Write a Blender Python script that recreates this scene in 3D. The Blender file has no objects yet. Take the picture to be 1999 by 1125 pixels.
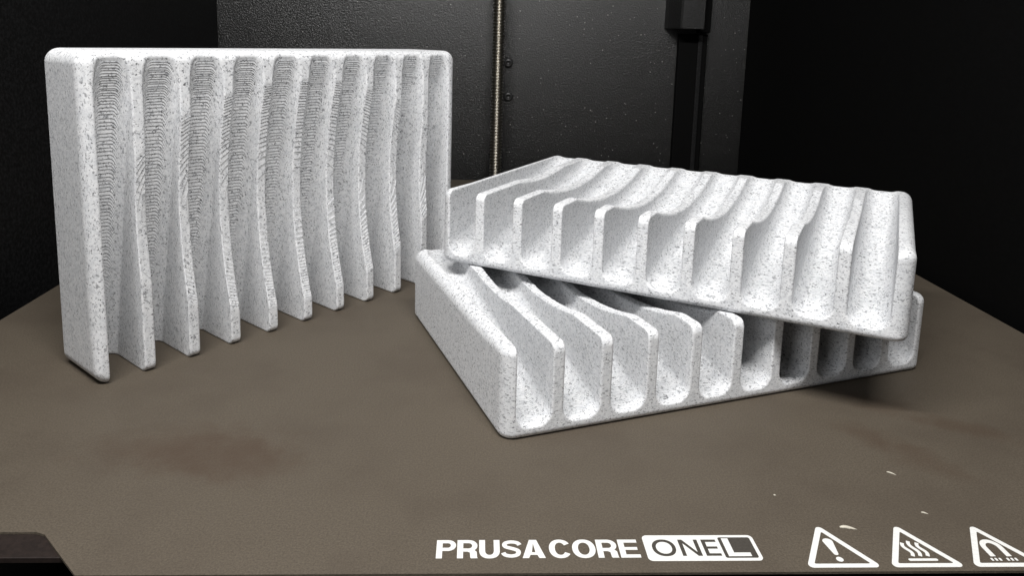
import bpy, bmesh, math, random
import numpy as np
from mathutils import Vector, Matrix

S = bpy.context.scene
COL = S.collection
MM = 0.001
R = math.radians
random.seed(7)

# ------------------------------------------------------------------ camera
CAM_H, PITCH, ROLL, FPX = 89.340, 9.161, 1.667, 1492.80
cam_data = bpy.data.cameras.new("camera")
cam_data.sensor_width = 36.0
cam_data.lens = FPX / 1999.0 * 36.0
cam_data.shift_y = -257.35 / 1999.0
cam_data.clip_start = 0.005
cam_data.clip_end = 20.0
cam = bpy.data.objects.new("camera", cam_data)
COL.objects.link(cam)
_a, _r = R(PITCH), R(ROLL)
_F = Vector((0, math.cos(_a), -math.sin(_a)))
_U = Vector((0, math.sin(_a), math.cos(_a)))
_X = Vector((1, 0, 0))
_X2 = math.cos(_r) * _X + math.sin(_r) * _U
_U2 = -math.sin(_r) * _X + math.cos(_r) * _U
cam.matrix_world = Matrix(((_X2.x, _U2.x, -_F.x, 0), (_X2.y, _U2.y, -_F.y, 0),
                           (_X2.z, _U2.z, -_F.z, CAM_H * MM), (0, 0, 0, 1)))
S.camera = cam

# ------------------------------------------------------------------ light
w = bpy.data.worlds.new("World")
S.world = w
w.use_nodes = True
w.node_tree.nodes["Background"].inputs[0].default_value = (0.9, 0.95, 1.0, 1)
w.node_tree.nodes["Background"].inputs[1].default_value = 0.03


def area(name, loc, target, sx, sy, power, col):
    d = bpy.data.lights.new(name, 'AREA')
    d.shape = 'RECTANGLE'
    d.size, d.size_y, d.energy, d.color = sx * MM, sy * MM, power, col
    o = bpy.data.objects.new(name, d)
    COL.objects.link(o)
    o.location = Vector(loc) * MM
    o.rotation_euler = (Vector(target) - Vector(loc)).to_track_quat('-Z', 'Y').to_euler()
    return o


area("led_strip", (-25, 22, 340), (0, 230, 0), 300, 14, 2.08, (1.0, 0.985, 0.965))
area("door_light", (-330, -170, 230), (0, 200, 20), 300, 220, 0.62, (0.96, 0.975, 1.0))

S.view_settings.view_transform = 'Standard'
S.view_settings.look = 'None'
S.view_settings.exposure = 0.0
S.view_settings.gamma = 1.0
S.cycles.max_bounces = 8
S.cycles.diffuse_bounces = 2


# ------------------------------------------------------------------ node helpers
class NT:
    def __init__(self, name):
        self.m = bpy.data.materials.new(name)
        self.m.use_nodes = True
        self.t = self.m.node_tree
        self.b = self.t.nodes["Principled BSDF"]

    def n(self, typ, **kw):
        nd = self.t.nodes.new(typ)
        for k, v in kw.items():
            if k.startswith("i_"):
                nd.inputs[int(k[2:]) if k[2:].isdigit() else k[2:].replace("_", " ")].default_value = v
            else:
                setattr(nd, k, v)
        return nd

    def l(self, a, b):
        self.t.links.new(a, b)

    def math(self, op, a, b=None, c=None, clamp=False):
        nd = self.n('ShaderNodeMath', operation=op, use_clamp=clamp)
        for i, v in enumerate((a, b, c)):
            if v is None:
                continue
            if isinstance(v, (int, float)):
                nd.inputs[i].default_value = v
            else:
                self.l(v, nd.inputs[i])
        return nd.outputs[0]

    def noise(self, vec, scale, detail=2.0, rough=0.5):
        nd = self.n('ShaderNodeTexNoise')
        nd.inputs['Scale'].default_value = scale
        nd.inputs['Detail'].default_value = detail
        nd.inputs['Roughness'].default_value = rough
        self.l(vec, nd.inputs['Vector'])
        return nd.outputs['Fac']

    def mapping(self, vec, scale=(1, 1, 1), loc=(0, 0, 0), rot=(0, 0, 0)):
        nd = self.n('ShaderNodeMapping')
        nd.inputs['Scale'].default_value = scale
        nd.inputs['Location'].default_value = loc
        nd.inputs['Rotation'].default_value = rot
        self.l(vec, nd.inputs['Vector'])
        return nd.outputs[0]

    def ramp(self, fac, a, b):          # smooth 0..1 between a and b
        nd = self.n('ShaderNodeMapRange', interpolation_type='SMOOTHSTEP')
        nd.inputs['From Min'].default_value = a
        nd.inputs['From Max'].default_value = b
        self.l(fac, nd.inputs['Value'])
        return nd.outputs[0]

    def mix(self, fac, c1, c2):
        nd = self.n('ShaderNodeMix', data_type='RGBA')
        for i, v in ((0, fac), (6, c1), (7, c2)):
            if isinstance(v, (int, float)):
                nd.inputs[i].default_value = v
            elif isinstance(v, tuple):
                nd.inputs[i].default_value = (*v, 1)
            else:
                self.l(v, nd.inputs[i])
        return nd.outputs[2]

    def bump(self, h, dist, strength=1.0, prev=None):
        nd = self.n('ShaderNodeBump')
        nd.inputs['Strength'].default_value = strength
        nd.inputs['Distance'].default_value = dist
        self.l(h, nd.inputs['Height'])
        if prev is not None:
            self.l(prev, nd.inputs['Normal'])
        return nd.outputs[0]


def mat_marble():
    k = NT("marble_plastic")
    tc = k.n('ShaderNodeTexCoord')
    oi = k.n('ShaderNodeObjectInfo')
    mm = k.mapping(tc.outputs['Object'], (1000, 1000, 1000))       # millimetres
    # every dish gets its own piece of the fleck pattern
    seed = k.n('ShaderNodeAttribute', attribute_type='OBJECT', attribute_name='grain_seed')
    off = k.n('ShaderNodeVectorMath', operation='ADD')
    k.l(mm, off.inputs[0])
    k.l(seed.outputs['Vector'], off.inputs[1])
    p = off.outputs[0]
    # flecks: short dark threads lying in the print layers
    def flecks(scale, sc, loc, dist, lo, hi):
        nd = k.n('ShaderNodeTexNoise')
        nd.inputs['Scale'].default_value = scale
        nd.inputs['Detail'].default_value = 2.0
        nd.inputs['Roughness'].default_value = 0.55
        nd.inputs['Distortion'].default_value = dist
        k.l(k.mapping(p, sc, loc), nd.inputs['Vector'])
        dens = k.math('MULTIPLY', k.math('SUBTRACT', k.noise(p, 0.22, 2.0), 0.5), 0.05)
        return k.ramp(k.math('ADD', nd.outputs['Fac'], dens), lo, hi)
    fa = flecks(1.35, (0.8, 0.8, 2.0), (0, 0, 0), 0.7, 0.585, 0.65)
    fb = flecks(2.3, (0.8, 0.8, 1.6), (31, 7, 3), 0.4, 0.635, 0.675)
    cloud = k.noise(p, 0.5, 4.0, 0.65)
    base = k.mix(k.ramp(cloud, 0.32, 0.66), (0.755, 0.77, 0.79), (0.85, 0.857, 0.87))
    pale = k.mix(k.math('MULTIPLY', k.ramp(k.noise(p, 1.1, 3.0, 0.7), 0.46, 0.66), 0.50), base, (0.50, 0.51, 0.54))
    c = k.mix(k.math('MULTIPLY', fa, 0.66), pale, (0.17, 0.175, 0.19))
    c = k.mix(k.math('MULTIPLY', fb, 0.9), c, (0.035, 0.035, 0.04))
    k.l(c, k.b.inputs['Base Color'])
    k.b.inputs['Roughness'].default_value = 0.55
    k.b.inputs['Specular IOR Level'].default_value = 0.35
    fine = k.noise(k.mapping(p, (1.0, 1.0, 3.0)), 1.7, 3.0, 0.6)
    b2 = k.bump(fine, 0.10 * MM, 0.6)
    k.l(b2, k.b.inputs['Normal'])
    return k.m


def mat_sheet():
    k = NT("textured_steel_sheet")
    tc = k.n('ShaderNodeTexCoord')
    p = k.mapping(tc.outputs['Object'], (1000, 1000, 1000))
    grain = k.noise(p, 2.6, 4.0, 0.8)
    blot = k.noise(p, 0.035, 4.0, 0.6)
    c = k.mix(k.ramp(grain, 0.3, 0.7), (0.070, 0.057, 0.043), (0.126, 0.104, 0.078))
    c = k.mix(k.math('MULTIPLY', k.ramp(blot, 0.42, 0.70), 0.40), c, (0.068, 0.053, 0.040))
    # greasy brown smears left on the sheet: (s, l, half-length, half-width, angle, strength)
    for s, l, a, b, th, st in ((-52.6, 151, 17, 10, 0.1, .50), (-64, 155, 20, 9, 0.2, .35), (-45, 146, 12, 7, .1, .30),
                               (118, 163, 13, 4.5, -0.5, .42), (103, 175, 12, 6.0, -0.5, .32),
                               (92, 160, 9, 5.0, -0.7, .36), (98, 151, 12, 5.5, -0.95, .36)):
        q = k.mapping(p, (1, 1, 1), (0, 0, 0))
        v = k.n('ShaderNodeMapping', vector_type='TEXTURE')
        v.inputs['Location'].default_value = (s, l, 0)
        v.inputs['Rotation'].default_value = (0, 0, th)
        v.inputs['Scale'].default_value = (a, b, 1e3)
        k.l(q, v.inputs['Vector'])
        ln = k.n('ShaderNodeVectorMath', operation='LENGTH')
        k.l(v.outputs[0], ln.inputs[0])
        d = k.math('ADD', ln.outputs['Value'], k.math('MULTIPLY', k.math('SUBTRACT', k.noise(p, 0.16, 3.0, 0.65), 0.5), 1.6))
        m = k.math('MULTIPLY', k.math('SUBTRACT', 1.0, k.ramp(d, 0.2, 1.25)), st)
        c = k.mix(m, c, (0.064, 0.040, 0.026))
    k.l(c, k.b.inputs['Base Color'])
    k.b.inputs['Roughness'].default_value = 0.62
    k.b.inputs['Specular IOR Level'].default_value = 0.3
    b = k.bump(k.noise(p, 1.3, 3.0, 0.65), 0.10 * MM, 1.0)
    b = k.bump(k.noise(p, 0.45, 2.0, 0.5), 0.05 * MM, 0.5, b)
    k.l(b, k.b.inputs['Normal'])
    return k.m


def mat_powder(name, base, rough, spec, bumpd, spark):
    k = NT(name)
    tc = k.n('ShaderNodeTexCoord')
    p = k.mapping(tc.outputs['Object'], (1000, 1000, 1000))
    g = k.noise(p, 0.75, 4.0, 0.75)
    c = k.mix(k.ramp(g, 0.38, 0.70), tuple(v * 0.5 for v in base), tuple(v * 1.9 for v in base))
    if spark:                                    # pale grains and dust caught in the coat, its sparkle painted in as dots
        for sc, r0, r1, lo in ((0.17, 0.04, 0.085, 0.62), (0.40, 0.07, 0.16, 0.70)):
            vo = k.n('ShaderNodeTexVoronoi', feature='F1')
            vo.inputs['Scale'].default_value = sc
            k.l(p, vo.inputs['Vector'])
            near = k.math('SUBTRACT', 1.0, k.ramp(vo.outputs['Distance'], r0, r1))
            pick = k.n('ShaderNodeSeparateColor')
            k.l(vo.outputs['Color'], pick.inputs[0])
            dot = k.math('MULTIPLY', near, k.math('MULTIPLY', k.ramp(pick.outputs[0], lo, 1.0), 0.8))
            c = k.mix(dot, c, (0.66, 0.65, 0.61))
    k.l(c, k.b.inputs['Base Color'])
    k.b.inputs['Roughness'].default_value = rough
    k.b.inputs['Specular IOR Level'].default_value = spec
    if bumpd:
        b = k.bump(k.noise(p, 1.0, 3.0, 0.7), bumpd * MM, 1.0)
        k.l(b, k.b.inputs['Normal'])
    return k.m


def mat_plain(name, col, rough, metal=0.0, spec=0.4, grain=0.0, gscale=3.0):
    k = NT(name)
    tc = k.n('ShaderNodeTexCoord')
    p = k.mapping(tc.outputs['Object'], (1000, 1000, 1000))
    g = k.noise(p, gscale, 3.0, 0.6)
    c = k.mix(k.ramp(g, 0.3, 0.7), tuple(v * (1 - grain) for v in col), tuple(min(1, v * (1 + grain)) for v in col))
    k.l(c, k.b.inputs['Base Color'])
    k.b.inputs['Roughness'].default_value = rough
    k.b.inputs['Metallic'].default_value = metal
    k.b.inputs['Specular IOR Level'].default_value = spec
    return k.m


M_MARBLE = mat_marble()
M_SHEET = mat_sheet()
M_BACK = mat_powder("black_textured_powder_coat", (0.007, 0.0068, 0.0065), 0.28, 1.0, 0.36, True)
M_COVER = mat_powder("black_textured_cover", (0.009, 0.009, 0.009), 0.38, 0.7, 0.25, False)
M_SIDE = mat_powder("black_smooth_panel", (0.010, 0.010, 0.0105), 0.6, 0.25, 0.0, False)
M_DARK = mat_plain("dark_panel", (0.003, 0.003, 0.003), 0.7, 0, 0.1, 0.2, 1.0)
M_HEAT = mat_plain("dark_brown_heater", (0.018, 0.012, 0.010), 0.6, 0, 0.3, 0.25, 1.0)
def mat_paint():
    k = NT("white_paint")
    tc = k.n('ShaderNodeTexCoord')
    p = k.mapping(tc.outputs['Object'], (1000, 1000, 1000))
    wear = k.ramp(k.noise(p, 2.4, 4.0, 0.75), 0.60, 0.74)
    c = k.mix(k.math('MULTIPLY', wear, 0.45), (0.80, 0.80, 0.775), (0.30, 0.27, 0.22))
    k.l(c, k.b.inputs['Base Color'])
    k.b.inputs['Roughness'].default_value = 0.6
    k.l(k.bump(k.noise(p, 1.3, 3.0, 0.65), 0.16 * MM, 1.0), k.b.inputs['Normal'])
    return k.m


M_PAINT = mat_paint()
M_INK = mat_plain("sheet_tone_ink", (0.060, 0.053, 0.045), 0.6, 0, 0.3, 0.12, 2.2)
M_STEEL = mat_plain("screw_steel", (0.52, 0.49, 0.43), 0.3, 1.0, 0.5, 0.1, 1.0)
M_BOLT = mat_plain("black_bolt_steel", (0.10, 0.10, 0.10), 0.35, 0.6, 0.5, 0.1, 1.0)
M_SCRAP = mat_plain("cream_plastic_scrap", (0.60, 0.56, 0.47), 0.5, 0, 0.4, 0.1, 2.0)


# ------------------------------------------------------------------ mesh helpers
def link(name, me, mat, parent=None):
    o = bpy.data.objects.new(name, me)
    COL.objects.link(o)
    if mat is not None and len(me.materials) == 0:
        me.materials.append(mat)
    if parent is not None:
        o.parent = parent
    return o


def tag(o, label=None, cat=None, group=None, kind=None):
    for k, v in (("label", label), ("category", cat), ("group", group), ("kind", kind)):
        if v:
            o[k] = v
    return o


def bm_obj(name, bm, mat, parent=None, smooth=False):
    bmesh.ops.recalc_face_normals(bm, faces=bm.faces)
    me = bpy.data.meshes.new(name)
    bm.to_mesh(me)
    bm.free()
    if smooth:
        me.polygons.foreach_set("use_smooth", [True] * len(me.polygons))
    return link(name, me, mat, parent)


def add_box(bm, x0, x1, y0, y1, z0, z1, bev=0.0):
    r = bmesh.ops.create_cube(bm, size=1)
    vs = r['verts']
    for v in vs:
        v.co = Vector(((x0 + x1) / 2 + v.co.x * (x1 - x0), (y0 + y1) / 2 + v.co.y * (y1 - y0),
                       (z0 + z1) / 2 + v.co.z * (z1 - z0))) * MM
    if bev:
        es = list({e for v in vs for e in v.link_edges})
        bmesh.ops.bevel(bm, geom=es, offset=bev * MM, segments=3, affect='EDGES', profile=0.5)


def prism(bm, pts, z0, z1, chamfer=0.0):
    """solid prism over a simple outline (mm)"""
    n = len(pts)
    a = [bm.verts.new((x * MM, y * MM, z0 * MM)) for x, y in pts]
    b = [bm.verts.new((x * MM, y * MM, z1 * MM)) for x, y in pts]
    bm.faces.new(list(reversed(a)))
    bm.faces.new(b)
    for i in range(n):
        bm.faces.new((a[i], a[(i + 1) % n], b[(i + 1) % n], b[i]))


# the printer's own axes: s to the right, l to the back, turned 2.7 degrees to the camera
YAW = 2.809


def frame(o, z=0.0):
    o.rotation_euler = (0, 0, R(YAW))
    o.location.z += z * MM
    return o


# ------------------------------------------------------------------ setting: inside of the enclosure
BACK_L, LEFT_S, RIGHT_S = 505.0, -166.4, 178.5
bm = bmesh.new(); add_box(bm, LEFT_S - 12, RIGHT_S + 12, BACK_L, BACK_L + 4, -90, 420)
back = frame(tag(bm_obj("back_wall", bm, M_BACK), kind="structure"))
bm = bmesh.new(); add_box(bm, LEFT_S - 4, LEFT_S, 40, BACK_L - 0.5, -90, 420)
frame(tag(bm_obj("left_wall", bm, M_SIDE), kind="structure"))
bm = bmesh.new(); add_box(bm, RIGHT_S, RIGHT_S + 4, 40, BACK_L - 0.5, -90, 420)
frame(tag(bm_obj("right_wall", bm, M_DARK), kind="structure"))
bm = bmesh.new(); add_box(bm, LEFT_S - 4, RIGHT_S + 4, -60, BACK_L - 0.5, -94, -90.5)
frame(tag(bm_obj("floor", bm, M_DARK), kind="structure"))


def bolt(s, z):
    bm = bmesh.new()
    prof = [(3.2, 0), (3.2, 0.7), (2.7, 1.6), (1.8, 1.9), (1.55, 1.9), (1.45, 0.7), (0, 0.7)]
    N = 20
    rings = []
    for r, d in prof:
        if r == 0:
            rings.append([bm.verts.new((s * MM, (BACK_L - d) * MM, z * MM))])
        else:
            rings.append([bm.verts.new(((s + r * math.cos(2 * math.pi * i / N)) * MM, (BACK_L - d) * MM,
                                        (z + r * math.sin(2 * math.pi * i / N)) * MM)) for i in range(N)])
    for a, b in zip(rings, rings[1:]):
        for i in range(N):
            j = (i + 1) % N
            bm.faces.new((a[i], a[j], b[j], b[i]) if len(b) > 1 else (a[i], a[j], b[0]))
    o = bm_obj("bolt", bm, M_BOLT, back, True)
    return o


bolt(20.5, 70.1)
bolt(21.1, 47.9)


# black cover box with a cable channel under it, on the back wall
def cable_cover():
    root = bpy.data.objects.new("cable_cover", None)
    COL.objects.link(root)
    tag(root, "black box high on the back wall with a dark vertical channel running down from it", "cable cover")
    bm = bmesh.new()
    prism(bm, [(122.5, BACK_L - 0.3), (123.4, BACK_L - 6), (127.6, BACK_L - 21), (128.8, BACK_L - 22), (142.5, BACK_L - 22),
               (143.3, BACK_L - 21.2), (143.3, BACK_L - 0.3)], 95.4, 190)
    bm_obj("housing", bm, M_COVER, root)
    bm = bmesh.new()
    add_box(bm, 143.6, 150.6, BACK_L - 10, BACK_L - 0.3, 93.2, 190, 0.6)
    bm_obj("side_strip", bm, M_DARK, root)  # narrow dark strip along the right side of the housing
    bm = bmesh.new()
    add_box(bm, 131.5, 150.5, BACK_L - 5, BACK_L - 0.3, -85, 92.2, 0.6)
    bm_obj("channel", bm, M_DARK, root)
    bm = bmesh.new()
    add_box(bm, 144.0, 147.0, BACK_L - 6.4, BACK_L - 5.02, -85, 92.0, 0.5)
    bm_obj("cable", bm, M_SIDE, root)
    frame(root)


cable_cover()


# lead screw: a real helical thread, 8 mm across, 2 mm pitch
def lead_screw():
    N, pitch, r0, r1, step = 28, 2.0, 3.05, 3.9, 0.2
    z0, z1 = -60.0, 200.0
    nz = int((z1 - z0) / step) + 1
    co = []
    for i in range(nz):
        z = z0 + i * step
        for j in range(N):
            th = 2 * math.pi * j / N
            t = (z / pitch - j / N) % 1.0
            tri = abs(t - 0.5) * 2
            f = min(1, max(0, (tri - 0.22) / 0.5))
            r = r0 + (r1 - r0) * f
            co.append((r * math.cos(th) * MM, r * math.sin(th) * MM, z * MM))
    faces = [(i * N + j, i * N + (j + 1) % N, (i + 1) * N + (j + 1) % N, (i + 1) * N + j)
             for i in range(nz - 1) for j in range(N)]
    faces += [tuple(range(N - 1, -1, -1)), tuple(range((nz - 1) * N, nz * N))]
    me = bpy.data.meshes.new("lead_screw")
    me.from_pydata(co, [], faces)
    me.polygons.foreach_set("use_smooth", [True] * len(me.polygons))
    o = link("lead_screw", me, M_STEEL)
    o.location = Vector((-10.5, 484, 0)) * MM
    tag(o, "shiny threaded metal lead screw standing upright before the black back wall", "lead screw")


lead_screw()

# ------------------------------------------------------------------ heated bed and build plate
MIDS = 16.8
bm = bmesh.new()
add_box(bm, -138, 172, 120.0, 455, -1.6, -0.5, 0.15)
hb = frame(tag(bm_obj("heated_bed", bm, M_HEAT),
               "dark brown heater slab showing under the notch at the plate's front left corner", "heated bed"))

bm = bmesh.new()


def arc(cx, cy, r, a0, a1, n=6):
    return [(cx + r * math.cos(R(a0 + (a1 - a0) * i / n)), cy + r * math.sin(R(a0 + (a1 - a0) * i / n))) for i in range(n + 1)]


half = 157.67
FR, MF, BK = 114.98, 126.0, 459.0
out = [(MIDS - 80.4, FR), (MIDS + 80.4, FR), (MIDS + 89.6, MF - 1), (MIDS + 92, MF)]
out += arc(MIDS + half - 4, MF + 4, 4, -90, 0) + arc(MIDS + half - 4, BK - 4, 4, 0, 90)
out += arc(MIDS - half + 4, BK - 4, 4, 90, 180) + arc(MIDS - half + 4, MF + 4, 4, 180, 270)
out += [(MIDS - 92.6, MF), (MIDS - 90.8, MF - 0.7)]
prism(bm, out, -0.45, 0.0)
plate = frame(tag(bm_obj("build_plate", bm, M_SHEET),
                  "grey brown textured steel plate with white printing along its front edge", "build plate"))


DS, DL = -0.25, -3.25          # where the printed strip lies on the plate


# ---- white printing: thin layers of paint lying on the plate
def flat_curve(name, loops, mat, parent, z, th=0.03):
    """closed outlines, holes by even-odd, as a thin solid of paint"""
    cu = bpy.data.curves.new(name, 'CURVE')
    cu.dimensions = '2D'
    cu.fill_mode = 'BOTH'
    cu.extrude = th / 2 * MM
    for lp in loops:
        sp = cu.splines.new('POLY')
        sp.points.add(len(lp) - 1)
        for p, (x, y) in zip(sp.points, lp):
            p.co = ((x + DS) * MM, (y + DL) * MM, 0, 1)
        sp.use_cyclic_u = True
    tmp = bpy.data.objects.new(name + "_tmp", cu)
    COL.objects.link(tmp)
    dg = bpy.context.evaluated_depsgraph_get()
    me = bpy.data.meshes.new_from_object(tmp.evaluated_get(dg))
    bpy.data.objects.remove(tmp)
    bpy.data.curves.remove(cu)
    me.name = name
    me.materials.clear()
    o = link(name, me, mat, parent)
    o.location.z = (z + th / 2) * MM
    return o


def ell(cx, cy, a, b, a0=0, a1=360, n=28, power=1.0):
    r = []
    m = n if a1 - a0 == 360 else n + 1
    for i in range(m):
        t = R(a0 + (a1 - a0) * i / n)
        c, s = math.cos(t), math.sin(t)
        r.append((cx + a * math.copysign(abs(c) ** power, c), cy + b * math.copysign(abs(s) ** power, s)))
    return r


def band(cx, cy, a, b, ta, tb, a0, a1, n=20, power=0.9):
    o_ = ell(cx, cy, a, b, a0, a1, n, power)
    i_ = ell(cx, cy, a - ta, b - tb, a0, a1, n, power)
    return o_ + i_[::-1]


def g_P(x, w, h, v, t):
    b = h * 0.40
    r = (h - b) / 2
    o_ = [(x, 0), (x + v, 0), (x + v, b)] + [(x + w - r + r * math.sin(q) * 1.0, b + r - r * math.cos(q)) for q in np.linspace(0, math.pi, 14)] + [(x, h)]
    ri = r - t
    i_ = [(x + v, b + t)] + [(x + w - r + (ri + (t - v * .95) * .0) * math.sin(q) * 0.85, b + r - ri * math.cos(q)) for q in np.linspace(0, math.pi, 12)] + [(x + v, h - t)]
    return [o_, i_]


def g_R(x, w, h, v, t):
    b = h * 0.36
    r = (h - b) / 2
    o_ = [(x, 0), (x + v, 0), (x + v, b), (x + w * .50, b), (x + w * .62, b * .86), (x + w * .64, 0.2), (x + w * .68, 0),
          (x + w * 1.0, 0), (x + w * .97, 0.18), (x + w * .95, b * .95), (x + w * .84, b * 1.22)]
    o_ += [(x + w - r - .05 + r * math.sin(q), b + r - r * math.cos(q)) for q in np.linspace(0.35, math.pi, 12)] + [(x, h)]
    ri = r - t
    i_ = [(x + v, b + t)] + [(x + w - r - .05 + ri * math.sin(q) * 0.85, b + r - ri * math.cos(q)) for q in np.linspace(0, math.pi, 12)] + [(x + v, h - t)]
    return [o_, i_]


def g_U(x, w, h, v, t):
    c = h * 0.42
    o_ = [(x, h)] + ell(x + w / 2, c, w / 2, c + .05, 180, 360, 20, .85) + [(x + w, h), (x + w - v, h)]
    o_ += ell(x + w / 2, c, w / 2 - v, c - t, 0, -180, 20, .9) + [(x + v, h)]
    return [o_]


def stroke(pts, wid):
    """outline of a thick open polyline; wid a number or a list"""
    n = len(pts)
    L, Rr = [], []
    for i, (x, y) in enumerate(pts):
        x0, y0 = pts[max(0, i - 1)]
        x1, y1 = pts[min(n - 1, i + 1)]
        d = math.hypot(x1 - x0, y1 - y0)
        nx, ny = -(y1 - y0) / d, (x1 - x0) / d
        ww = wid[i] if isinstance(wid, (list, tuple)) else wid
        L.append((x + nx * ww / 2, y + ny * ww / 2))
        Rr.append((x - nx * ww / 2, y - ny * ww / 2))
    return L + Rr[::-1]


def g_S(x, w, h, v, t):
    spine = [(.92, .72), (.80, .84), (.52, .89), (.25, .84), (.165, .72), (.24, .61), (.45, .545), (.66, .48), (.82, .40),
             (.84, .27), (.74, .16), (.48, .11), (.20, .165), (.09, .29)]
    P = [(x + w * a, h * b) for a, b in spine]
    pts = []
    for i in range(len(P) - 1):
        p0, p1, p2, p3 = P[max(0, i - 1)], P[i], P[i + 1], P[min(len(P) - 1, i + 2)]
        for q in (0, .33, .66):
            pts.append(tuple(.5 * (2 * p1[j] + (p2[j] - p0[j]) * q + (2 * p0[j] - 5 * p1[j] + 4 * p2[j] - p3[j]) * q * q +
                                   (3 * p1[j] - p0[j] - 3 * p2[j] + p3[j]) * q ** 3) for j in (0, 1)))
    pts.append(P[-1])
    return [stroke(pts, t * 1.0)]


def g_A(x, w, h, v, t):
    m = x + w / 2
    o_ = [(x, 0), (x + v * 1.05, 0), (x + v * 1.35, h * .17), (x + w - v * 1.35, h * .17), (x + w - v * 1.05, 0), (x + w, 0),
          (m + v * .62, h), (m - v * .62, h)]
    i_ = [(x + v * 1.62, h * .17 + t * .82), (x + w - v * 1.62, h * .17 + t * .82), (m, h * .80)]
    return [o_, i_]


def g_C(x, w, h, v, t):
    return [band(x + w / 2, h / 2, w / 2, h / 2 + .06, v, t, 32, 328, 30, .92)]


def g_O(x, w, h, v, t):
    return [ell(x + w / 2, h / 2, w / 2, h / 2 + .06, n=40, power=.92), ell(x + w / 2, h / 2, w / 2 - v, h / 2 + .06 - t, n=36, power=.95)]


def g_E(x, w, h, v, t):
    m = h * .5
    return [[(x, 0), (x + w, 0), (x + w, t), (x + v, t), (x + v, m - t * .45), (x + w * .93, m - t * .45), (x + w * .93, m + t * .45),
             (x + v, m + t * .45), (x + v, h - t), (x + w * .98, h - t), (x + w * .98, h), (x, h)]]


def g_N(x, w, h, v, t):
    return [[(x, 0), (x + v, 0), (x + v, h * .78), (x + w - v * 1.1, 0), (x + w, 0), (x + w, h), (x + w - v, h), (x + w - v, h * .22), (x + v * 1.1, h), (x, h)]]


def g_L(x, w, h, v, t):
    return [[(x, 0), (x + w, 0), (x + w, t), (x + v, t), (x + v, h), (x, h)]]


def put(loops, s, l):
    return [[(x + s, y + l) for x, y in lp] for lp in loops]


HT, S0, L0 = 4.75, -5.0, 121.95
for fn, a, b in ((g_P, 0.0, 3.40), (g_R, 3.62, 7.20), (g_U, 7.45, 11.05), (g_S, 11.3, 14.85), (g_A, 14.95, 18.95),
                 (g_C, 19.7, 23.6), (g_O, 23.8, 27.9), (g_R, 28.15, 31.8), (g_E, 32.1, 35.6)):
    flat_curve("letter", put(fn(a, b - a, HT, 1.04, 0.82), S0, L0), M_PAINT, plate, 0.004)


def rrect(x0, x1, y0, y1, r):
    return arc(x1 - r, y0 + r, r, -90, 0) + arc(x1 - r, y1 - r, r, 0, 90) + arc(x0 + r, y1 - r, r, 90, 180) + arc(x0 + r, y0 + r, r, 180, 270)


badge = flat_curve("badge", [rrect(31.75, 52.0, 121.05, 127.85, 0.9)], M_PAINT, plate, 0.004)
tile = flat_curve("badge_tile", [rrect(45.5, 51.35, 121.75, 127.2, 0.35)], M_INK, badge, 0.02, 0.03)
for fn, a, b in ((g_O, 32.3, 36.5), (g_N, 37.3, 40.8), (g_E, 41.5, 44.2)):
    flat_curve("letter", put(fn(0, b - a, 4.3, 0.68, 0.62), a + .75, 122.3), M_INK, badge, 0.02)
flat_curve("letter", put(g_L(0, 4.1, 4.75, 1.2, 0.95), 46.1, 122.1), M_PAINT, tile, 0.03)


def tri_loop(ax, ay, bx, by, cx, cy, r):
    P = [Vector((ax, ay)), Vector((bx, by)), Vector((cx, cy))]
    cen = (P[0] + P[1] + P[2]) / 3
    res = []
    for i in range(3):
        p, q, n = P[i], P[i - 1], P[(i + 1) % 3]
        d1, d2 = (q - p).normalized(), (n - p).normalized()
        bis = (d1 + d2).normalized()
        ang = math.acos(max(-1, min(1, d1.dot(bis))))
        c = p + bis * (r / math.sin(ang))
        t0, t1 = p + d1 * (r / math.tan(ang)), p + d2 * (r / math.tan(ang))
        a0, a1 = math.atan2(*(t0 - c).yx), math.atan2(*(t1 - c).yx)
        da = (a1 - a0 + math.pi) % (2 * math.pi) - math.pi
        res += [(c.x + r * math.cos(a0 + da * k / 5), c.y + r * math.sin(a0 + da * k / 5)) for k in range(6)]
    return res


def warning(cs, label):
    root = bpy.data.objects.new("warning_symbol", None)
    COL.objects.link(root)
    root.parent = plate
    root["label"] = label
    y0, y1, hw = 119.2, 130.85, 6.75
    o_ = tri_loop(cs, y1, cs - hw, y0, cs + hw, y0, 0.75)
    i_ = tri_loop(cs, y1 - 2.05, cs - hw + 1.72, y0 + 0.98, cs + hw - 1.72, y0 + 0.98, 0.2)
    flat_curve("triangle", [o_, i_], M_PAINT, root, 0.004)
    return root


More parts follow.
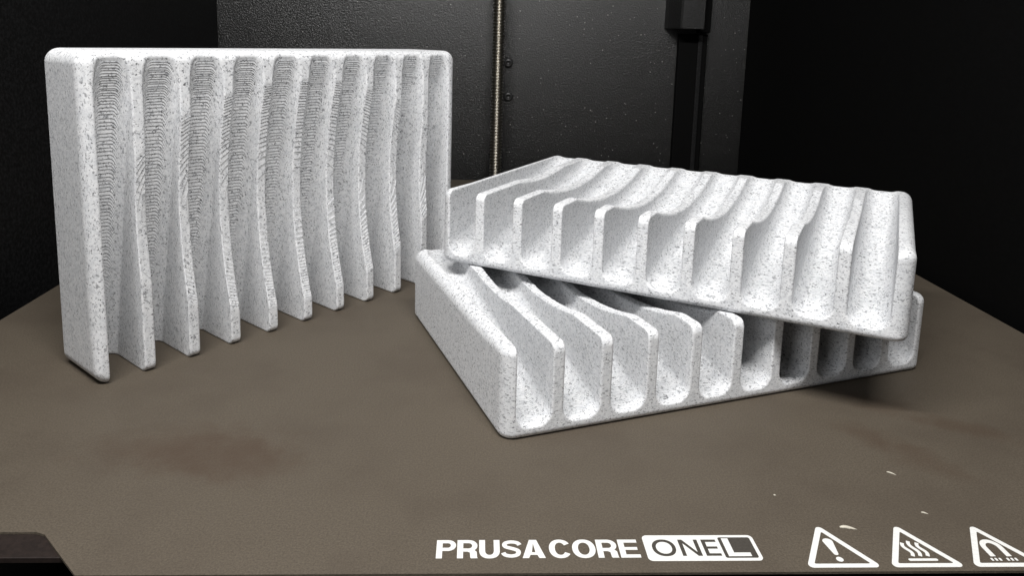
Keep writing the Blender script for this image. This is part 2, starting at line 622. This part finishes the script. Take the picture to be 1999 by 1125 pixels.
r_ = warning(65.5, "white triangle with an exclamation mark")
flat_curve("exclamation_stroke", [ell(65.5, 126.05, .92, .82, 0, 180, 10) + ell(65.5, 122.75, .42, .36, 180, 360, 8)], M_PAINT, r_, 0.004)
flat_curve("exclamation_dot", [ell(65.5, 121.3, .62, .62, n=18)], M_PAINT, r_, 0.004)
r_ = warning(80.4, "white triangle with three rising heat waves")
for dx in (-1.35, 0, 1.35):
    pts = [(80.4 + dx + .34 * math.sin(q * 2 * math.pi), 122.05 + q * 4.0 - (abs(dx) * .35) * q) for q in np.linspace(0, 1, 16)]
    flat_curve("heat_wave", [stroke(pts, .64)], M_PAINT, r_, 0.004)
flat_curve("hot_plate_bar", [rrect(77.75, 83.05, 120.8, 121.4, .29)], M_PAINT, r_, 0.004)
r_ = warning(95.1, "white triangle with a horseshoe magnet")
flat_curve("magnet", [band(95.1, 124.25, 1.95, 2.2, .95, .95, 0, 180, 16, 1.0)[:17] + [(93.15, 121.9), (94.1, 121.9)] +
                      band(95.1, 124.25, 1.0, 1.25, .0, .0, 0, 180, 16, 1.0)[:17][::-1] + [(96.1, 121.9), (97.05, 121.9)]],
           M_PAINT, r_, 0.004)
for dx in (-1.45, 1.45):
    for q in (-.75, 0, .75):
        flat_curve("magnet_spark", [rrect(95.1 + dx + q - .2, 95.1 + dx + q + .2, 120.75, 121.45, .1)], M_PAINT, r_, 0.004)


# ---- crumbs of plastic left on the plate
def scrap(x, y, ln, wd, ang, label):
    bm = bmesh.new()
    n = 9
    rows = []
    for i in range(n):
        t = i / (n - 1)
        prof = math.sin(math.pi * min(1, t * .92 + .06)) ** .6 * (1.15 - .75 * t)
        rows.append([(ln * (t - .5), wd * prof * c * (1 + random.uniform(-.15, .15)) + .18 * ln * .15 * math.sin(4 * t),
                      max(0.01, h * wd * prof * .7)) for c, h in ((-.5, 0), (-.3, .6), (.1, .75), (.4, .5), (.5, 0))])
    vs = [[bm.verts.new(Vector(p) * MM) for p in r] for r in rows]
    for a, b in zip(vs, vs[1:]):
        for i in range(4):
            bm.faces.new((a[i], a[i + 1], b[i + 1], b[i]))
        bm.faces.new((a[4], a[0], b[0], b[4]))
    bm.faces.new(vs[0]); bm.faces.new(vs[-1])
    o = bm_obj("plastic_scrap", bm, M_SCRAP, None, True)
    c_, s_ = math.cos(R(YAW)), math.sin(R(YAW))
    o.location = Vector((c_ * x - s_ * y, s_ * x + c_ * y, 0.004)) * MM
    o.rotation_euler = (0, 0, R(ang))
    tag(o, label, "plastic scrap", "plastic crumbs on the plate")


scrap(70.9, 126.5, 3.1, 1.0, -8, "cream plastic sliver lying beside the exclamation mark triangle")
scrap(89.0, 144.5, 1.9, 0.5, -35, "thin pale sliver farthest from the plate's front edge")
scrap(88.2, 131.0, 1.3, 0.5, -20, "tiny pale sliver behind the heat wave triangle")
scrap(61.0, 136.8, 0.55, 0.5, 0, "single white speck lying behind the lettering's white badge")

# ------------------------------------------------------------------ the printed soap dishes
W, D, H, PIT, TH = 124.81, 82.54, 21.69, 12.114, 2.94
UC = W / 2 - 0.78
UK = [UC + (k - 5) * PIT for k in range(11)]
INNER0, INNER10 = 3.17, W - 3.98          # inner faces of the two side walls
SLOPE, FL0 = 0.212, 2.6


def floor_z(v):
    tt = np.clip((v - 68) / 14, 0, 1)
    return FL0 + SLOPE * v + 1.15 * tt * tt * (3 - 2 * tt)


def fillet_r(v):
    return 3.3 - 0.5 * np.clip(v / D, 0, 1)


def rmax(a, b, r):
    ua, ub = np.maximum(a + r, 0), np.maximum(b + r, 0)
    return np.minimum(-r, np.maximum(a, b)) + np.sqrt(ua * ua + ub * ub)


def sdf(u, v, z):
    rc = 3.6
    qx = np.abs(u - W / 2) - (W / 2 - rc)
    qy = np.abs(v - D / 2) - (D / 2 - rc)
    d2 = np.sqrt(np.maximum(qx, 0) ** 2 + np.maximum(qy, 0) ** 2) + np.minimum(np.maximum(qx, qy), 0) - rc
    rt = 2.3 + 1.05 * np.clip((v - 4) / 10, 0, 1)
    rho2 = ((u - UC) / 55.8) ** 2 + ((v - 40.8) / 33.7) ** 2
    top = z - (H - 5.3 * np.maximum(0, 1 - rho2))
    d = rmax(d2, z - H, rt)
    d = rmax(d, top, 0.35)
    d = rmax(d, -z, 1.6)
    # nearest of the ten channels, sloping up to the back
    k = np.clip(np.floor((u - UK[0]) / PIT), 0, 9)
    lo = np.where(k == 0, INNER0, UK[0] + k * PIT + TH / 2)
    hi = np.where(k == 9, INNER10, UK[0] + (k + 1) * PIT - TH / 2)
    uc, hw = (lo + hi) / 2, (hi - lo) / 2
    fl = floor_z(v)
    ca = 1 / math.sqrt(1 + SLOPE * SLOPE)
    ch = rmax(np.abs(u - uc) - hw, (fl - z) * ca, fillet_r(v))
    return rmax(d, -ch, 0.45)


def dish_meshes(h=0.42):
    pad = 1.0
    g = [np.arange(-pad, m + pad + h, h) for m in (W, D, H)]
    nx, ny, nz = map(len, g)
    F = np.empty((nx, ny, nz), np.float32)
    for i in range(0, nx, 40):
        a, b, c = np.meshgrid(g[0][i:i + 40], g[1], g[2], indexing='ij')
        F[i:i + 40] = sdf(a, b, c)
    ins = F < 0
    cells = np.zeros((nx - 1, ny - 1, nz - 1), np.int8)
    for dx in (0, 1):
        for dy in (0, 1):
            for dz in (0, 1):
                cells += ins[dx:nx - 1 + dx, dy:ny - 1 + dy, dz:nz - 1 + dz]
    act = (cells > 0) & (cells < 8)
    idx = -np.ones(act.shape, np.int64)
    ci = np.argwhere(act)
    idx[act] = np.arange(len(ci))
    acc = np.zeros((len(ci), 3))
    cnt = np.zeros(len(ci))
    x, y, z = ci.T
    cor = {(dx, dy, dz): F[x + dx, y + dy, z + dz].astype(float) for dx in (0, 1) for dy in (0, 1) for dz in (0, 1)}
    for ax in range(3):
        for p in (0, 1):
            for q in (0, 1):
                c0 = [0, 0, 0]; o2 = [i for i in range(3) if i != ax]
                c0[o2[0]], c0[o2[1]] = p, q
                c1 = list(c0); c1[ax] = 1
                f0, f1 = cor[tuple(c0)], cor[tuple(c1)]
                m = (f0 < 0) != (f1 < 0)
                t = np.where(m, f0 / np.where(m, f0 - f1, 1), 0)
                pt = np.array(c0, float)[None].repeat(len(ci), 0)
                pt[:, ax] = t
                acc[m] += pt[m]
                cnt[m] += 1
    V = (ci + acc / cnt[:, None]) * h - pad

    def grad(P, e=0.06):
        G = np.empty_like(P)
        for a in range(3):
            Q = P.copy(); Q[:, a] += e; hi = sdf(*Q.T)
            Q[:, a] -= 2 * e; G[:, a] = (hi - sdf(*Q.T)) / (2 * e)
        return G
    for _ in range(2):
        G = grad(V)
        V -= np.clip(sdf(*V.T) / np.maximum((G ** 2).sum(1), .3), -.3, .3)[:, None] * G
    N = grad(V)
    N /= np.maximum(np.linalg.norm(N, axis=1), 1e-6)[:, None]
    quads = []
    for ax in range(3):
        sl0 = [slice(1, None)] * 3; sl1 = [slice(1, None)] * 3
        A = ins[:-1] if ax == 0 else ins[:, :-1] if ax == 1 else ins[:, :, :-1]
        B = ins[1:] if ax == 0 else ins[:, 1:] if ax == 1 else ins[:, :, 1:]
        e = np.argwhere(A != B)
        flip = ~A[tuple(e.T)]
        o = [i for i in range(3) if i != ax]
        e0 = e.copy(); e0[:, o[0]] -= 1
        e1 = e.copy(); e1[:, o[0]] -= 1; e1[:, o[1]] -= 1
        e2 = e.copy(); e2[:, o[1]] -= 1
        q = np.stack([idx[tuple(k.T)] for k in (e, e0, e1, e2)], 1)
        if ax == 1:
            flip = ~flip
        q[flip] = q[flip][:, ::-1]
        quads.append(q)
    Q = np.concatenate(quads)
    C = V[Q].mean(1)
    # which faces belong to which rib: the upright web between two channels
    rib = np.zeros(len(Q), int)
    for k in range(1, 10):
        m = (np.abs(C[:, 0] - UK[k]) < TH / 2 + 0.12) & (C[:, 2] > FL0 + SLOPE * C[:, 1] + 0.9) & (C[:, 1] < D - 3.0)
        rib[m] = k
    out = []
    for k in range(10):
        q = Q[rib == k]
        used, inv = np.unique(q, return_inverse=True)
        q = inv.reshape(q.shape)
        me = bpy.data.meshes.new("rib" if k else "soap_dish")
        me.vertices.add(len(used))
        me.vertices.foreach_set("co", (V[used] * MM).astype(np.float32).ravel())
        me.loops.add(q.size)
        me.loops.foreach_set("vertex_index", q.ravel().astype(np.int32))
        me.polygons.add(len(q))
        me.polygons.foreach_set("loop_start", np.arange(0, q.size, 4, dtype=np.int32))
        me.polygons.foreach_set("use_smooth", np.ones(len(q), bool))
        me.update(calc_edges=True)
        me.validate()
        me.normals_split_custom_set_from_vertices(N[used].astype(np.float32))
        me.materials.append(M_MARBLE)
        out.append(me)
    return out


LAYER = 0.2
_vv = np.linspace(-40, 95, 4000)
_fz = floor_z(_vv)


def quads_mesh(name, grid_rows):
    """rows of points (mm) joined by quads; each item of grid_rows is a list of rows"""
    co, fa = [], []
    for rows in grid_rows:
        n = len(rows[0])
        base = len(co)
        for r in rows:
            co += [(x * MM, y * MM, z * MM) for x, y, z in r]
        for i in range(len(rows) - 1):
            for j in range(n - 1):
                a = base + i * n + j
                fa.append((a, a + 1, a + n + 1, a + n))
    me = bpy.data.meshes.new(name)
    me.from_pydata(co, [], fa)
    me.validate()
    me.update()
    me.materials.append(M_MARBLE)
    return me


def channel_steps(k, rng):
    """the printed terraces of one channel floor: an upright riser and a level tread for every layer"""
    lo = INNER0 if k == 0 else UK[k] + TH / 2
    hi = INNER10 if k == 9 else UK[k + 1] - TH / 2
    uc, hw = (lo + hi) / 2, (hi - lo) / 2
    ca = 1 / math.sqrt(1 + SLOPE * SLOPE)
    th = np.linspace(0.22, math.pi / 2, 9)
    cs = np.concatenate([-np.cos(th), np.cos(th)[::-1]])
    sg = np.repeat([-1.0, 1.0], 9)
    ss = np.concatenate([np.sin(th), np.sin(th)[::-1]])

    def contour(z, j):
        r = np.full(18, float(fillet_r(np.interp(z, _fz, _vv))))
        for _ in range(4):
            v = np.interp(z + (r * ss - r) / ca, _fz, _vv)
            r = fillet_r(v)
        return uc + sg * (hw - r) + cs * r, np.clip(v + j, 0.35, D - 2.0)
    n0, n1 = int(2.0 / LAYER), int(20.6 / LAYER)
    zs = [n * LAYER for n in range(n0, n1 + 1)]
    sm = [rng.normal(0, 0.05) + np.convolve(rng.normal(0, 0.07, 22), np.ones(5) / 5, 'valid') for _ in zs]
    rows = []
    for z, j in zip(zs, sm):
        x, v = contour(z, j)
        if v.max() >= D - 2.3:
            break
        rows.append([(b, a, z - 0.07) for b, a in zip(x, v)])                    # foot of the riser
        rows.append([(b, a + 0.02, z + LAYER - 0.07) for b, a in zip(x, v)])     # its lip, where the next tread begins
    return quads_mesh("channel_floor", [rows])


def bowl_steps(k, rng):
    """terraces where the shallow bowl cuts across the top of one rib"""
    us = np.linspace(UK[k] - TH / 2 + 0.28, UK[k] + TH / 2 - 0.28, 6)
    e = 1 - ((us - UC) / 55.8) ** 2
    grids = []
    zs = [n * LAYER for n in range(int((H - 5.3) / LAYER), int(H / LAYER))]
    for sg in (-1, 1):
        rows = []
        for z in zs:
            q = e - (H - z) / 5.3
            if q.max() <= 0.002:
                continue
            v = 40.8 + sg * 33.7 * np.sqrt(np.maximum(q, 0)) + rng.normal(0, 0.05) + rng.normal(0, 0.03, len(us))
            rows.append([(u, a, z - 0.07) for u, a in zip(us, v)])
            rows.append([(u, a + sg * 0.02, min(z + LAYER - 0.07, H - 0.03)) for u, a in zip(us, v)])
        if sg > 0:
            rows = [r[::-1] for r in rows]
        if len(rows) > 2:
            grids.append(rows)
            for side in (0, -1):                                         # close the step ends down into the rib
                top = [r[side] for r in rows]
                low = [(p[0], p[1], p[2] - 0.45) for p in top]
                grids.append([top, low])
    return quads_mesh("layer_steps", grids) if grids else None


DISH = dish_meshes()
_rng = np.random.default_rng(11)
FLOORS = [channel_steps(k, _rng) for k in range(10)]
BOWLS = [None] + [bowl_steps(k, _rng) for k in range(1, 10)]


def dish(label, seed):
    root = link("soap_dish", DISH[0], None)
    tag(root, label, "soap dish", "three alike ribbed soap dishes")
    root["grain_seed"] = seed
    for k in range(1, 10):
        c = link("rib", DISH[k], None, root)
        c["grain_seed"] = seed
        if BOWLS[k] is not None:
            link("layer_steps", BOWLS[k], None, c)["grain_seed"] = seed
    for me in FLOORS:
        link("channel_floor", me, None, root)["grain_seed"] = seed
    return root


def pose(o, ex, ey, ez, org):
    m = Matrix((ex, ey, ez)).transposed().to_4x4()
    m.translation = Vector(org) * MM
    o.matrix_world = m


# lying on the plate
t = R(21.308)
d1 = dish("speckled white ribbed dish lying flat on the plate under another dish", (0.0, 0.0, 0.0))
pose(d1, (math.cos(t), math.sin(t), 0), (-math.sin(t), math.cos(t), 0), (0, 0, 1), (-0.307, 156.149, 0.02))
# lying crosswise on top of it
t = R(-26.463)
d2 = dish("speckled white ribbed dish resting crosswise on top of the lower dish", (37.0, 11.0, 5.0))
pose(d2, (math.cos(t), math.sin(t), 0), (-math.sin(t), math.cos(t), 0), (0, 0, 1), (-20.723, 220.549, H + 0.04))
# standing on its open end, ribs upright
t = R(50.310)
eu, ei = Vector((math.cos(t), math.sin(t), 0)), Vector((-math.sin(t), math.cos(t), 0))
d3 = dish("speckled white ribbed dish standing upright on its end with vertical ribs", (71.0, 53.0, 19.0))
org = Vector((-100.207, 176.22, 0.02)) + ei * H
pose(d3, eu, (0, 0, 1), -ei, org)
